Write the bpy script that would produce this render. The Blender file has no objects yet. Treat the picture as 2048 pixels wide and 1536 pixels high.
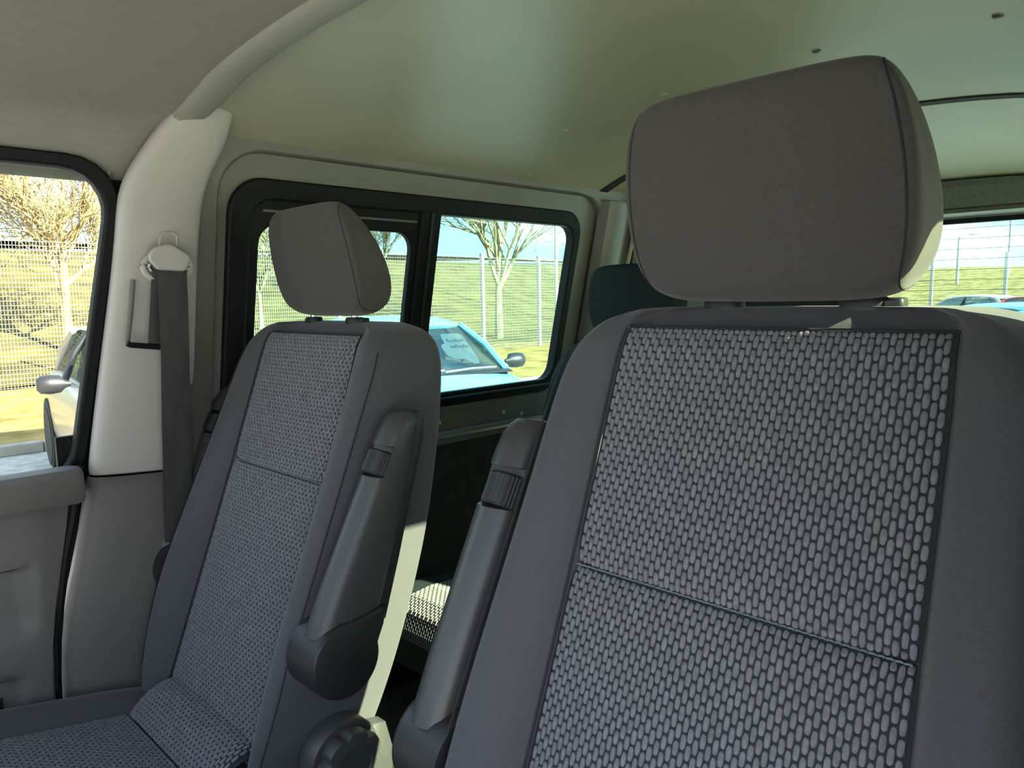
import bpy, math, random
import numpy as np
from mathutils import Vector, Matrix
random.seed(7)
SC = bpy.context.scene
COL = SC.collection

# ------------------------------------------------------------------ camera
F, CX, CY = 1490.0, 1024.0, 768.0
_y = np.array([2496 - CX, 570 - CY, F]); _y /= np.linalg.norm(_y)
_x = -np.array([-504 - CX, 620 - CY, F]); _x -= _y * (_x @ _y); _x /= np.linalg.norm(_x)
_z = np.cross(_x, _y)
CAM = np.array([0.0, 0.0, 1.52])
def ray(px, py):
    c = np.array([(px - CX) / F, (py - CY) / F, 1.0]); return np.array([c @ _x, c @ _y, c @ _z])
def onX(px, py, X): d = ray(px, py); return CAM + d * ((X - CAM[0]) / d[0])
def onY(px, py, Y): d = ray(px, py); return CAM + d * ((Y - CAM[1]) / d[1])
def onZ(px, py, Z): d = ray(px, py); return CAM + d * ((Z - CAM[2]) / d[2])
cd = bpy.data.cameras.new('camera'); cam = bpy.data.objects.new('camera', cd); COL.objects.link(cam)
cd.sensor_fit = 'HORIZONTAL'; cd.sensor_width = 36.0; cd.lens = F / 2048 * 36; cd.clip_start = 0.02; cd.clip_end = 500
right = Vector((_x[0], _y[0], _z[0])); down = Vector((_x[1], _y[1], _z[1])); fwd = Vector((_x[2], _y[2], _z[2]))
M = Matrix.Identity(4)
for i in range(3):
    M[i][0] = right[i]; M[i][1] = -down[i]; M[i][2] = -fwd[i]; M[i][3] = CAM[i]
cam.matrix_world = M
SC.camera = cam

# ------------------------------------------------------------------ light and exposure
SUN = Vector((1.0, 0.20, 0.56)).normalized()
sd = bpy.data.lights.new('sun', 'SUN'); sd.energy = 23.0; sd.angle = math.radians(0.55); sd.color = (1.0, 0.95, 0.84)
sun = bpy.data.objects.new('sun', sd); COL.objects.link(sun); sun.location = (10, 4, 8)
sun.rotation_euler = SUN.to_track_quat('Z', 'Y').to_euler()
W = bpy.data.worlds.new('sky'); SC.world = W; W.use_nodes = True
wn = W.node_tree; wn.nodes.clear()
# clear blue sky, paler towards the horizon, with thin white cloud
tcw = wn.nodes.new('ShaderNodeTexCoord'); sep = wn.nodes.new('ShaderNodeSeparateXYZ'); wn.links.new(tcw.outputs['Generated'], sep.inputs[0])
rp = wn.nodes.new('ShaderNodeValToRGB'); wn.links.new(sep.outputs['Z'], rp.inputs[0])
el = rp.color_ramp.elements
el[0].position = 0.0; el[0].color = (0.66, 0.88, 0.96, 1); el[1].position = 1.0; el[1].color = (0.36, 0.56, 0.92, 1)
for ps, c_ in ((0.10, (0.54, 0.79, 0.96, 1)), (0.40, (0.46, 0.68, 0.95, 1))):
    e_ = el.new(ps); e_.color = c_
mpw = wn.nodes.new('ShaderNodeMapping'); mpw.inputs['Scale'].default_value = (1.0, 1.0, 3.0); wn.links.new(tcw.outputs['Generated'], mpw.inputs[0])
nzw = wn.nodes.new('ShaderNodeTexNoise'); nzw.inputs['Scale'].default_value = 3.2; nzw.inputs['Detail'].default_value = 6; wn.links.new(mpw.outputs[0], nzw.inputs['Vector'])
cr = wn.nodes.new('ShaderNodeValToRGB'); cr.color_ramp.elements[0].position = 0.47; cr.color_ramp.elements[1].position = 0.72; wn.links.new(nzw.outputs['Fac'], cr.inputs[0])
mxw = wn.nodes.new('ShaderNodeMix'); mxw.data_type = 'RGBA'; wn.links.new(cr.outputs[0], mxw.inputs[0]); wn.links.new(rp.outputs[0], mxw.inputs[6]); mxw.inputs[7].default_value = (1.5, 1.42, 1.32, 1)
bg = wn.nodes.new('ShaderNodeBackground'); bg.inputs['Strength'].default_value = 1.75
wo = wn.nodes.new('ShaderNodeOutputWorld')
wn.links.new(mxw.outputs[2], bg.inputs[0]); wn.links.new(bg.outputs[0], wo.inputs[0])
vs = SC.view_settings; vs.view_transform = 'Standard'; vs.look = 'None'; vs.gamma = 1.0; vs.use_curve_mapping = False
vs.exposure = 0.6

# ------------------------------------------------------------------ materials
def mat(name, col, rough=0.6, metal=0.0, var=0.0, vscale=20.0, bump=0.0, bscale=400.0, sheen=0.0, spec=0.5, coat=0.0, stretch=None):
    m = bpy.data.materials.new(name); m.use_nodes = True
    nt = m.node_tree; b = nt.nodes['Principled BSDF']
    b.inputs['Base Color'].default_value = (*col, 1); b.inputs['Roughness'].default_value = rough
    b.inputs['Metallic'].default_value = metal; b.inputs['Specular IOR Level'].default_value = spec
    if sheen: b.inputs['Sheen Weight'].default_value = sheen; b.inputs['Sheen Roughness'].default_value = 0.4
    if coat: b.inputs['Coat Weight'].default_value = coat; b.inputs['Coat Roughness'].default_value = 0.08
    tc = nt.nodes.new('ShaderNodeTexCoord'); src = tc.outputs['Object']
    if stretch:
        mp = nt.nodes.new('ShaderNodeMapping'); mp.inputs['Scale'].default_value = stretch
        nt.links.new(src, mp.inputs[0]); src = mp.outputs[0]
    if var:
        n = nt.nodes.new('ShaderNodeTexNoise'); n.inputs['Scale'].default_value = vscale; n.inputs['Detail'].default_value = 5
        nt.links.new(src, n.inputs['Vector'])
        r = nt.nodes.new('ShaderNodeValToRGB')
        r.color_ramp.elements[0].position = 0.3; r.color_ramp.elements[1].position = 0.7
        r.color_ramp.elements[0].color = (*[c * (1 - var) for c in col], 1)
        r.color_ramp.elements[1].color = (*[min(1, c * (1 + var)) for c in col], 1)
        nt.links.new(n.outputs['Fac'], r.inputs[0]); nt.links.new(r.outputs[0], b.inputs['Base Color'])
    if bump:
        n2 = nt.nodes.new('ShaderNodeTexNoise'); n2.inputs['Scale'].default_value = bscale; n2.inputs['Detail'].default_value = 3
        nt.links.new(src, n2.inputs['Vector'])
        bp = nt.nodes.new('ShaderNodeBump'); bp.inputs['Strength'].default_value = bump; bp.inputs['Distance'].default_value = 0.001
        nt.links.new(n2.outputs['Fac'], bp.inputs['Height']); nt.links.new(bp.outputs[0], b.inputs['Normal'])
    return m
def glass(name, tint, refl=0.06):
    m = bpy.data.materials.new(name); m.use_nodes = True; nt = m.node_tree; nt.nodes.clear()
    t = nt.nodes.new('ShaderNodeBsdfTransparent'); t.inputs[0].default_value = (*tint, 1)
    g = nt.nodes.new('ShaderNodeBsdfGlossy'); g.inputs['Roughness'].default_value = 0.02
    mx = nt.nodes.new('ShaderNodeMixShader'); mx.inputs[0].default_value = refl
    o = nt.nodes.new('ShaderNodeOutputMaterial')
    nt.links.new(t.outputs[0], mx.inputs[1]); nt.links.new(g.outputs[0], mx.inputs[2]); nt.links.new(mx.outputs[0], o.inputs[0])
    return m
MT = dict(
    fabric=mat('seat_fabric', (0.083, 0.079, 0.089), 0.85, var=0.18, vscale=900, bump=0.5, bscale=1500, sheen=0.25, spec=0.25),
    hfabric=mat('headrest_fabric', (0.068, 0.062, 0.058), 0.85, var=0.18, vscale=900, bump=0.5, bscale=1500, sheen=0.2, spec=0.25),
    insert=mat('insert_ground_cloth', (0.036, 0.039, 0.046), 0.9, var=0.2, vscale=600, bump=0.4, bscale=1500, spec=0.2),
    weave=mat('insert_raised_weave', (0.180, 0.172, 0.190), 0.75, var=0.22, vscale=130, bump=0.6, bscale=1800, sheen=0.15, spec=0.3),
    rfabric=mat('bench_fabric', (0.020, 0.027, 0.030), 0.9, var=0.15, vscale=900, bump=0.4, bscale=1500, spec=0.2),
    seam=mat('seam_thread', (0.020, 0.020, 0.023), 0.9),
    stitch=mat('stitch_thread', (0.22, 0.25, 0.26), 0.8),
    arm=mat('armrest_plastic', (0.058, 0.056, 0.058), 0.38, bump=0.12, bscale=2200),
    dark=mat('black_plastic', (0.020, 0.020, 0.022), 0.45, bump=0.1, bscale=1500),
    rubber=mat('window_rubber', (0.005, 0.0055, 0.006), 0.6, bump=0.15, bscale=300, spec=0.25),
    black=mat('black_underseat', (0.012, 0.012, 0.012), 0.8),
    chrome=mat('chrome_post', (0.6, 0.6, 0.6), 0.25, metal=1.0),
    pillar=mat('light_grey_plastic', (0.455, 0.42, 0.38), 0.55, bump=0.15, bscale=900),
    lower=mat('mid_grey_plastic', (0.138, 0.124, 0.114), 0.6, var=0.04, vscale=5, bump=0.2, bscale=900),
    headliner=mat('headliner_cloth', (0.28, 0.262, 0.225), 0.95, var=0.05, vscale=60, bump=0.35, bscale=900, spec=0.1, stretch=(4, 0.6, 1)),
    board=mat('roof_board', (0.38, 0.36, 0.25), 0.42, var=0.05, vscale=3.0, bump=0.06, bscale=60),
    strip=mat('roof_bow_trim', (0.30, 0.29, 0.235), 0.6, bump=0.1, bscale=900),
    paint=mat('body_paint_inside', (0.145, 0.138, 0.118), 0.35, var=0.06, vscale=6),
    carpet=mat('grey_carpet_lining', (0.13, 0.14, 0.13), 1.0, var=0.35, vscale=250, bump=0.8, bscale=500, spec=0.05),
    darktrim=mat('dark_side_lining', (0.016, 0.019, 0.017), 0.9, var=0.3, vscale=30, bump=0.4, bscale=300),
    belt=mat('belt_webbing', (0.040, 0.038, 0.036), 0.7, var=0.2, vscale=60, bump=0.5, bscale=1200, stretch=(1, 1, 0.15)),
    tan=mat('tan_edge_trim', (0.42, 0.36, 0.25), 0.6),
    screw=mat('screw_head', (0.16, 0.15, 0.14), 0.4, metal=0.6),
    track=mat('window_track', (0.25, 0.40, 0.55), 0.25, metal=0.8),
    pane_rear=glass('green_tinted_glass', (0.665, 0.83, 0.80)),
    pane_side=glass('green_tinted_side_glass', (0.83, 0.92, 0.76)),
    pane_door=glass('clear_door_glass', (0.90, 0.93, 0.90), 0.04),
    asphalt=mat('worn_concrete', (0.48, 0.46, 0.41), 0.9, var=0.25, vscale=8, bump=0.3, bscale=60),
    grass=mat('field_grass', (0.120, 0.105, 0.028), 0.95, var=0.45, vscale=0.9, spec=0.1),
    dry=mat('dry_grass', (0.30, 0.22, 0.075), 0.95, var=0.45, vscale=2.0, spec=0.1),
    kerb=mat('concrete_kerb', (0.38, 0.35, 0.29), 0.85, var=0.15, vscale=6),
    wire=mat('galvanised_wire', (0.33, 0.32, 0.25), 0.6, metal=0.0),
    post=mat('galvanised_post', (0.50, 0.52, 0.52), 0.5, metal=0.2),
    bark=mat('golden_bark', (0.31, 0.23, 0.10), 0.9, var=0.35, vscale=5),
    bark2=mat('pale_bark', (0.27, 0.24, 0.14), 0.9, var=0.35, vscale=5),
    lamp=mat('lamp_post_steel', (0.42, 0.45, 0.46), 0.5),
    tyre=mat('tyre', (0.018, 0.018, 0.018), 0.8), rim=mat('alloy_rim', (0.45, 0.45, 0.46), 0.3, metal=0.7),
    load=mat('pale_bounce_floor', (0.45, 0.45, 0.36), 0.7, var=0.1, vscale=4),  # made pale to throw light upwards
    ply=mat('rubber_floor', (0.035, 0.035, 0.034), 0.8, var=0.1, vscale=4),
    cglass=glass('car_glass', (0.62, 0.69, 0.71), 0.16), cin=mat('car_interior', (0.03, 0.035, 0.04), 0.8),
    paper=mat('white_paper', (0.55, 0.56, 0.50), 0.8), ink=mat('grey_ink', (0.10, 0.11, 0.12), 0.8),
    lampc=mat('car_lamp', (0.5, 0.5, 0.5), 0.15),
)

# ------------------------------------------------------------------ mesh helpers
def mk(name, V, Fc, m, parent=None, smooth=True, sub=0, angle=40, off=(0, 0, 0), kind=None, bevel=0):
    me = bpy.data.meshes.new(name)
    o3 = Vector(off)
    me.from_pydata([tuple(Vector(v) - o3) for v in V], [], Fc); me.update()
    import bmesh
    bm = bmesh.new(); bm.from_mesh(me); bmesh.ops.recalc_face_normals(bm, faces=bm.faces); bm.to_mesh(me); bm.free()
    me.materials.append(MT[m] if isinstance(m, str) else m)
    if smooth:
        me.shade_smooth()
        if not sub: me.set_sharp_from_angle(angle=math.radians(angle))
    o = bpy.data.objects.new(name, me); COL.objects.link(o)
    if parent: o.parent = parent
    if bevel:
        b = o.modifiers.new('bevel', 'BEVEL'); b.width = bevel; b.segments = 2; b.limit_method = 'ANGLE'; b.angle_limit = math.radians(35)
    if sub:
        s = o.modifiers.new('sub', 'SUBSURF'); s.levels = sub; s.render_levels = sub
    if kind: o['kind'] = kind
    return o
def empty(name, loc, rz=0):
    o = bpy.data.objects.new(name, None); COL.objects.link(o); o.location = loc; o.rotation_euler = (0, 0, rz); o.empty_display_size = 0.05
    return o
def tag(o, label, cat, group=None):
    o['label'] = label; o['category'] = cat
    if group: o['group'] = group
    return o
def struct(o, label=None, cat=None):
    o['kind'] = 'structure'
    if label: o['label'] = label
    if cat: o['category'] = cat
    return o
def copy_tree(o, parent=None):
    c = o.copy(); COL.objects.link(c); c.parent = parent
    for ch in list(o.children): copy_tree(ch, c)
    return c
def loft(secs, closed=True, cap=True):
    n = len(secs[0]); V = [p for s in secs for p in s]; Fc = []
    for i in range(len(secs) - 1):
        for j in range(n if closed else n - 1):
            k = (j + 1) % n
            Fc.append((i * n + j, i * n + k, (i + 1) * n + k, (i + 1) * n + j))
    if cap and closed:
        Fc.append(tuple(range(n))[::-1]); Fc.append(tuple((len(secs) - 1) * n + j for j in range(n)))
    return V, Fc
def merge(*parts):
    V, Fc = [], []
    for v, f in parts:
        b = len(V); V += list(v); Fc += [tuple(i + b for i in q) for q in f]
    return V, Fc
def box(x0, x1, y0, y1, z0, z1):
    V = [(x, y, z) for z in (z0, z1) for y in (y0, y1) for x in (x0, x1)]
    return V, [(0, 2, 3, 1), (4, 5, 7, 6), (0, 1, 5, 4), (2, 6, 7, 3), (0, 4, 6, 2), (1, 3, 7, 5)]
def tube(path, r, n=6, cap=True):
    P = [Vector(p) for p in path]; secs = []
    up = Vector((0.13, 0.21, 0.97))
    for i, p in enumerate(P):
        t = (P[min(i + 1, len(P) - 1)] - P[max(i - 1, 0)]).normalized()
        a = t.cross(up)
        if a.length < 1e-3: a = t.cross(Vector((1, 0, 0)))
        a.normalize(); b = t.cross(a); rr = r[i] if isinstance(r, (list, tuple)) else r
        secs.append([p + a * rr * math.cos(2 * math.pi * k / n) + b * rr * math.sin(2 * math.pi * k / n) for k in range(n)])
    return loft(secs, True, cap)
def rr(a0, a1, b0, b1, r, n=6):
    pts = []
    for (ca, cb, s) in ((a1 - r, b1 - r, 0), (a0 + r, b1 - r, 1), (a0 + r, b0 + r, 2), (a1 - r, b0 + r, 3)):
        for k in range(n + 1):
            t = math.pi / 2 * (s + k / n); pts.append((ca + r * math.cos(t), cb + r * math.sin(t)))
    return pts
def ring(outer, inner, place, t):
    """outer/inner: equal-length 2D loops; place(a,b,d) -> 3D, d = depth behind the visible face"""
    n = len(outer); V = []
    for d in (0, t):
        V += [place(a, b, d) for a, b in outer]; V += [place(a, b, d) for a, b in inner]
    Fc = []
    for j in range(n):
        k = (j + 1) % n
        Fc += [(j, k, n + k, n + j), (2 * n + j, 3 * n + j, 3 * n + k, 2 * n + k), (n + j, n + k, 3 * n + k, 3 * n + j), (j, 2 * n + j, 2 * n + k, k)]
    return V, Fc
def plate(loop, place, t):
    n = len(loop); V = [place(a, b, 0) for a, b in loop] + [place(a, b, t) for a, b in loop]
    return V, [tuple(range(n)), tuple(range(2 * n - 1, n - 1, -1))] + [(j, n + j, n + (j + 1) % n, (j + 1) % n) for j in range(n)]
def disc(c, axis, r, h, n=24, r2=None):
    a = Vector(axis).normalized(); u = a.orthogonal().normalized(); v = a.cross(u); c = Vector(c)
    r2 = r if r2 is None else r2
    return loft([[c + u * r * math.cos(2 * math.pi * k / n) + v * r * math.sin(2 * math.pi * k / n) for k in range(n)],
                 [c + a * h + u * r2 * math.cos(2 * math.pi * k / n) + v * r2 * math.sin(2 * math.pi * k / n) for k in range(n)]])

# ------------------------------------------------------------------ the van shell
XC = -0.79
GZ = -0.12                                   # car park surface
FZ = 0.45                                    # van floor
def wallX(z): return -1.51 - (1.76 - z) * 0.22 if z > 1.2 else -1.6332
def crown(x, y=0.0): return 1.957 - 0.10 * (x - XC) ** 2 - 0.23 * (x - XC) ** 4 - 0.075 * max(0.0, y - 1.95) ** 1.5
def LW(off, sh=0.0): return lambda y, z, d: (wallX(z) + off - d, y + sh * (z - 1.22), z)
def RW(off): return lambda y, z, d: (2 * XC - (wallX(z) + off - d), y, z)

SH0 = 0.13
floor = struct(mk('floor', *box(-1.66, 0.08, -0.9, 3.05, FZ - 0.06, FZ), 'ply', smooth=False))
# left wall: skin with a stepped opening for the window
wl = struct(empty('wall_left', (0, 0, 0)))
def clipz(lp, z): return [(a, min(b, z)) for a, b in lp]
mk('wall_skin', *ring(rr(0.60, 3.0, FZ, 1.875, 0.01), rr(0.695, 1.965, 1.135, 1.832, 0.10), LW(0.0), 0.03), 'paint', wl, angle=30, bevel=0.006)
mk('window_flange', *ring(rr(0.66, 2.0, 1.10, 1.86, 0.09), rr(0.738, 1.865, 1.225, 1.772, 0.07), LW(-0.022), 0.03), 'paint', wl, angle=30, bevel=0.005)
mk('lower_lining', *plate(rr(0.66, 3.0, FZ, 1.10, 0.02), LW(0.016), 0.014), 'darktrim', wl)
mk('sill_ridge', *tube([(wallX(1.13) + 0.004, y, 1.128) for y in (0.72, 1.2, 1.6, 2.0, 2.4)], 0.012, 8), 'paint', wl)
mk('carpet_lining', *plate(rr(2.12, 3.0, 1.05, 1.84, 0.03), LW(0.03), 0.025), 'carpet', wl)
mk('lining_edge', *tube([(wallX(z) + 0.036, 2.115 - (1.84 - z) * 0.10, z) for z in (1.845, 1.7, 1.55, 1.4, 1.2)], 0.007, 6), 'tan', wl)
mk('rear_post', *loft([[(wallX(z) + dx, 1.985 + dy, z) for dx, dy in ((-0.01, -0.035), (0.022, -0.022), (0.034, 0.01), (0.032, 0.06), (0.02, 0.10), (-0.01, 0.11))] for z in (FZ, 1.0, 1.2, 1.4, 1.6, 1.75, 1.82)]), 'paint', wl)
for y, z in ((1.36, 1.165), (1.62, 1.165), (1.70, 1.15), (2.06, 1.72)):
    mk('rivet', *disc((wallX(z) + 0.001, y, z), (1, 0, 0.2), 0.006, 0.004, 10, 0.004), 'pillar', wl)

mk('pillar_post', *box(-1.668, -1.656, 0.40, 0.66, FZ, 1.26), 'rubber', wl, smooth=False)
# right wall: its window lets the sun in
wr = struct(empty('wall_right', (0, 0, 0)))
mk('wall_skin', *ring(rr(0.36, 1.62, FZ, 1.875, 0.01), rr(0.742, 1.50, 1.215, 1.690, 0.05), RW(0.0), 0.03), 'paint', wr, angle=30)
mk('wall_skin', *ring(rr(1.62, 3.0, FZ, 1.875, 0.01), rr(1.80, 2.80, 1.215, 1.73, 0.075), RW(0.0), 0.03), 'paint', wr, angle=30)
w6 = struct(empty('added_window', (0, 0, 0)))  # unseen window added to let more light onto the rear ceiling
mk('gasket', *ring(rr(1.78, 2.82, 1.19, 1.75, 0.09), rr(1.805, 2.795, 1.222, 1.722, 0.075), RW(-0.010), 0.03), 'rubber', w6, angle=30)
mk('pane', *plate(rr(1.79, 2.81, 1.20, 1.74, 0.05), RW(-0.026), 0.004), 'pane_side', w6, smooth=False)
mk('bounce_floor', *box(-1.60, 0.02, 1.80, 2.98, FZ, FZ + .012), 'load', floor, smooth=False)  # unseen pale sheet added behind the bench to bounce sunlight at the ceiling
# rear wall with the tailgate window
wb = struct(empty('wall_rear', (0, 0, 0)))
TY = 3.0
TB = lambda off: (lambda x, z, d: (x, TY + off + d, z))
mk('tailgate_skin', *ring(rr(-1.62, 0.04, FZ, 1.99, 0.02), rr(-1.37, -0.21, 1.16, 1.768, 0.07), TB(0.0), 0.04), 'paint', wb, angle=30)
mk('header_lining', *loft([[(x, y, crown(x) * 0 + z) for y, z in ((TY - 0.12, crown(x, TY) + 0.01), (TY - 0.12, crown(x, TY) - 0.012), (TY - 0.07, 1.800), (TY - 0.01, 1.792), (TY - 0.004, crown(x, TY) + 0.01))] for x in np.linspace(-1.5, -0.08, 15)]), 'carpet', wb, angle=35)
mk('tailgate_ledge', *loft([[(x, TY - 0.01 + y, 1.786 + z) for y, z in ((-0.045, 0.010), (-0.05, -0.004), (-0.02, -0.012), (0.02, -0.014), (0.02, 0.014))] for x in (-1.40, -0.8, -0.18)]), 'paint', wb)

# ceiling
ce = struct(empty('ceiling', (0, 0, 0)))
def roofstrip(x0, x1, ys, dz, th, nx=24):
    xs = np.linspace(x0, x1, nx); secs = []
    for y in ys: secs.append([(x, y, crown(x, y) + dz) for x in xs] + [(x, y, crown(x, y) + dz + th) for x in xs[::-1]])
    return loft(secs)
mk('roof_skin', *roofstrip(-1.51, -0.07, (-0.6, 0.8, 1.9, 2.1, 2.3, 2.5, 2.7, 2.9, 3.03), 0.035, 0.02), 'paint', ce, angle=50)
hx = [(-1.565, 1.748), (-1.542, 1.752), (-1.528, 1.766), (-1.515, 1.79), (-1.499, 1.822), (-1.476, 1.850), (-1.44, 1.866), (-1.40, 1.877)] + [(x, crown(x) - 0.006) for x in np.linspace(-1.30, XC, 12)]
hx = hx + [(2 * XC - x, z) for x, z in hx[-2::-1]]
mk('headliner', *loft([[(x, y, z) for x, z in hx] + [(x, y, z + 0.012) for x, z in hx[::-1]] for y in np.linspace(-0.6, 0.615, 8)]), 'headliner', ce, angle=50)
bd = mk('ceiling_board', *roofstrip(-1.497, -0.083, np.linspace(0.625, 1.94, 10), 0.0, 0.006), 'board', ce, angle=50)
mk('ceiling_board', *roofstrip(-1.497, -0.083, np.linspace(1.958, 2.97, 12), 0.004, 0.006), 'board', ce, angle=50)
mk('board_joint', *roofstrip(-1.49, -0.09, (1.928, 1.934, 1.960, 1.966), -0.004, 0.003), 'black', ce, angle=50)
def onroof(px, py):
    z = 1.95
    for _ in range(20): p = onZ(px, py, z); z = crown(p[0]) 
    return p
for px, py, r in ((1997, 30, .0085), (1633, 101, .0078), (1328, 187, .008), (1130, 260, .009), (850, 325, .009), (615, 296, .008), (1115, 355, .006), (2040, 300, .006)):
    p = onroof(px, py); p[0] = max(-1.47, min(-0.12, p[0])); z = crown(p[0])
    mk('screw', *loft([[(p[0] + q * math.cos(a), p[1] + q * math.sin(a), z - h) for a in np.linspace(0, 2 * math.pi, 13)[:-1]] for q, h in ((r, -0.001), (r, 0.0015), (r * .7, 0.004), (r * .3, 0.0045))]), 'screw' if px > 1600 else 'board', bd)
def hz(x): return float(np.interp(x, [p_[0] for p_ in hx], [p_[1] for p_ in hx])) + .004
def bow(x): return 0.580 + 0.026 * (1 - ((x - XC) / .68) ** 2)
trim = struct(mk('trim_1', *loft([[(x, y, hz(x) + dz) for y, dz in ((bow(x) - .002, 0.01), (bow(x), -0.012), (bow(x) + .008, -0.017), (bow(x) + .050, -0.013), (bow(x) + .060, -0.006), (bow(x) + .062, 0.01))] for x in np.linspace(-1.470, -0.11, 30)]), 'strip', angle=50))

# B pillar cover (light upper piece, mid grey lower piece)
def cover(rows, bulge):
    secs = []
    for (l, r_, off) in rows:
        z = onX(*l, -1.5)[2]; X = wallX(z) + off
        A = onX(*l, X); B = onX(*r_, X)
        pts = []
        prof = ((0.0, -0.022), (0.015, 0.0), (0.06, bulge * .55), (0.14, bulge * .85), (0.3, bulge), (0.5, bulge * 1.05), (0.72, bulge * .95), (0.88, bulge * .6), (0.97, 0.004), (1.0, -0.02))
        for t, d in prof:
            q = A + (B - A) * t; pts.append((q[0] + d, q[1] - d * 0.2, q[2]))
        secs.append(pts)
    return secs
up_rows = [((396, 203), (467, 213), 0.050), ((362, 212), (462, 245), 0.042), ((326, 240), (452, 285), 0.035), ((285, 300), (428, 330), 0.028), ((240, 366), (408, 378), 0.022), ((236, 450), (398, 455), 0.022),
           ((226, 560), (394, 560), 0.022), ((208, 700), (390, 700), 0.022), ((192, 830), (386, 825), 0.022), ((178, 956), (382, 936), 0.022)]
secs = cover(up_rows, 0.016)
t2 = struct(mk('trim_2', *loft(secs, closed=False), 'pillar', angle=60))
s_ = t2.modifiers.new('th', 'SOLIDIFY'); s_.thickness = 0.004; s_.offset = -1
s_ = t2.modifiers.new('sub', 'SUBSURF'); s_.levels = 2; s_.render_levels = 2
lo_rows = [((178, 954), (382, 934), 0.020), ((174, 985), (382, 970), 0.021), ((163, 1060), (380, 1040), 0.026), ((146, 1150), (378, 1130), 0.030), ((126, 1240), (376, 1220), 0.034), ((118, 1310), (374, 1290), 0.036), ((119, 1390), (374, 1370), 0.036)]
secs = cover(lo_rows, 0.020)
secs.append([(p[0], p[1] + 0.0, FZ) for p in secs[-1]])
t3 = struct(mk('trim_3', *loft(secs, closed=False), 'lower', angle=60))
s_ = t3.modifiers.new('th', 'SOLIDIFY'); s_.thickness = 0.004; s_.offset = -1

# sliding side window
w1 = struct(empty('window_1', (0, 0, 0)))
mk('gasket', *ring(rr(0.722, 1.878, 1.208, 1.782, 0.075), rr(0.772, 1.848, 1.25, 1.738, 0.05), LW(-0.008), 0.035), 'rubber', w1, angle=30, bevel=0.005)
mk('slider_frame', *ring(rr(0.765, 1.262, 1.232, 1.752, 0.05), rr(0.795, 1.213, 1.262, 1.688, 0.045), LW(-0.016), 0.018), 'rubber', w1, angle=30, bevel=0.003)
mk('divider', *plate(rr(1.232, 1.298, 1.235, 1.745, 0.008), LW(-0.008), 0.03), 'rubber', w1, bevel=0.004)
mk('divider_lip', *plate(rr(1.262, 1.270, 1.24, 1.74, 0.002), LW(-0.004), 0.01), 'dark', w1)
mk('track', *plate(rr(0.79, 1.85, 1.232, 1.238, 0.001), LW(-0.0045), 0.006), 'track', w1)
mk('track', *plate(rr(0.79, 1.85, 1.243, 1.252, 0.001), LW(-0.012), 0.006), 'track', w1)
mk('top_track', *plate(rr(0.80, 1.22, 1.713, 1.718, 0.001), LW(-0.010), 0.006), 'lower', w1)
mk('pane', *plate(rr(0.785, 1.225, 1.25, 1.71, 0.03), LW(-0.028), 0.004), 'pane_rear', w1, smooth=False)
mk('pane', *plate(rr(1.285, 1.855, 1.24, 1.745, 0.03), LW(-0.034), 0.004), 'pane_rear', w1, smooth=False)
w5 = struct(empty('window_5', (0, 0, 0)))
mk('gasket', *ring(rr(0.705, 1.525, 1.19, 1.715, 0.09), rr(0.747, 1.495, 1.222, 1.686, 0.05), RW(-0.010), 0.03), 'rubber', w5, angle=30)
mk('pane', *plate(rr(0.70, 1.515, 1.20, 1.71, 0.05), RW(-0.026), 0.004), 'pane_side', w5, smooth=False)
# tailgate window with heater wires
w4 = struct(empty('window_3', (0, 0, 0)))
mk('gasket', *ring(rr(-1.39, -0.19, 1.14, 1.778, 0.08), rr(-1.345, -0.235, 1.19, 1.752, 0.06), TB(0.012), 0.03), 'rubber', w4, angle=30)
mk('pane', *plate(rr(-1.37, -0.21, 1.17, 1.765, 0.06), TB(0.03), 0.004), 'pane_rear', w4, smooth=False)
for k in range(12):
    z = 1.735 - k * 0.036
    mk('heater_wire', *box(-1.33, -0.25, TY + 0.0285, TY + 0.0295, z - 0.0007, z + 0.0007), 'screw', w4, smooth=False)

# windscreen end, behind the viewer
wf = struct(empty('wall_front', (0, 0, 0)))
mk('scuttle', *loft([[(x, y, z) for y, z in ((-0.95, FZ), (-0.80, FZ), (-0.62, 0.95), (-0.60, 1.10), (-0.80, 1.17), (-1.35, 1.13), (-1.40, 0.9))] for x in (-1.62, -0.8, 0.04)]), 'dark', wf, angle=40)
w5 = struct(empty('window_4', (0, 0, 0)))
mk('pane', *plate([(-1.58, 0.0), (0.0, 0.0), (-0.12, 1.0), (-1.46, 1.0)], lambda x, t, d: (x, -1.30 + .72 * t - d, 1.14 + .80 * t), 0.004), 'pane_door', w5, smooth=False)

# front left door with its window
d1 = struct(empty('door_1', (0, 0, 0)))
SH = 0.13
mk('door_frame', *ring(rr(-0.85, 0.60, 1.15, 1.84, 0.05), rr(-0.62, 0.432, 1.16, 1.772, 0.075), LW(-0.03, SH), 0.02), 'rubber', d1, angle=30)
mk('window_seal', *ring(rr(-0.66, 0.445, 1.13, 1.786, 0.10), rr(-0.60, 0.420, 1.16, 1.762, 0.085), LW(0.006, SH), 0.03), 'rubber', d1, angle=30, bevel=0.006)
def ledge(y): return [(-1.640, y, 1.205), (-1.585, y, 1.214), (-1.560, y, 1.211), (-1.549, y, 1.200), (-1.547, y, 1.155), (-1.552, y, 1.146), (-1.60, y, 1.142)]
mk('door_ledge', *loft([ledge(y) for y in (-0.8, -0.3, 0.1, 0.30, 0.405)] + [[(x - 0.006, 0.417, 1.18 + (z - 1.18) * .9) for x, y, z in ledge(0)]]), 'lower', d1, angle=35)
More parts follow.
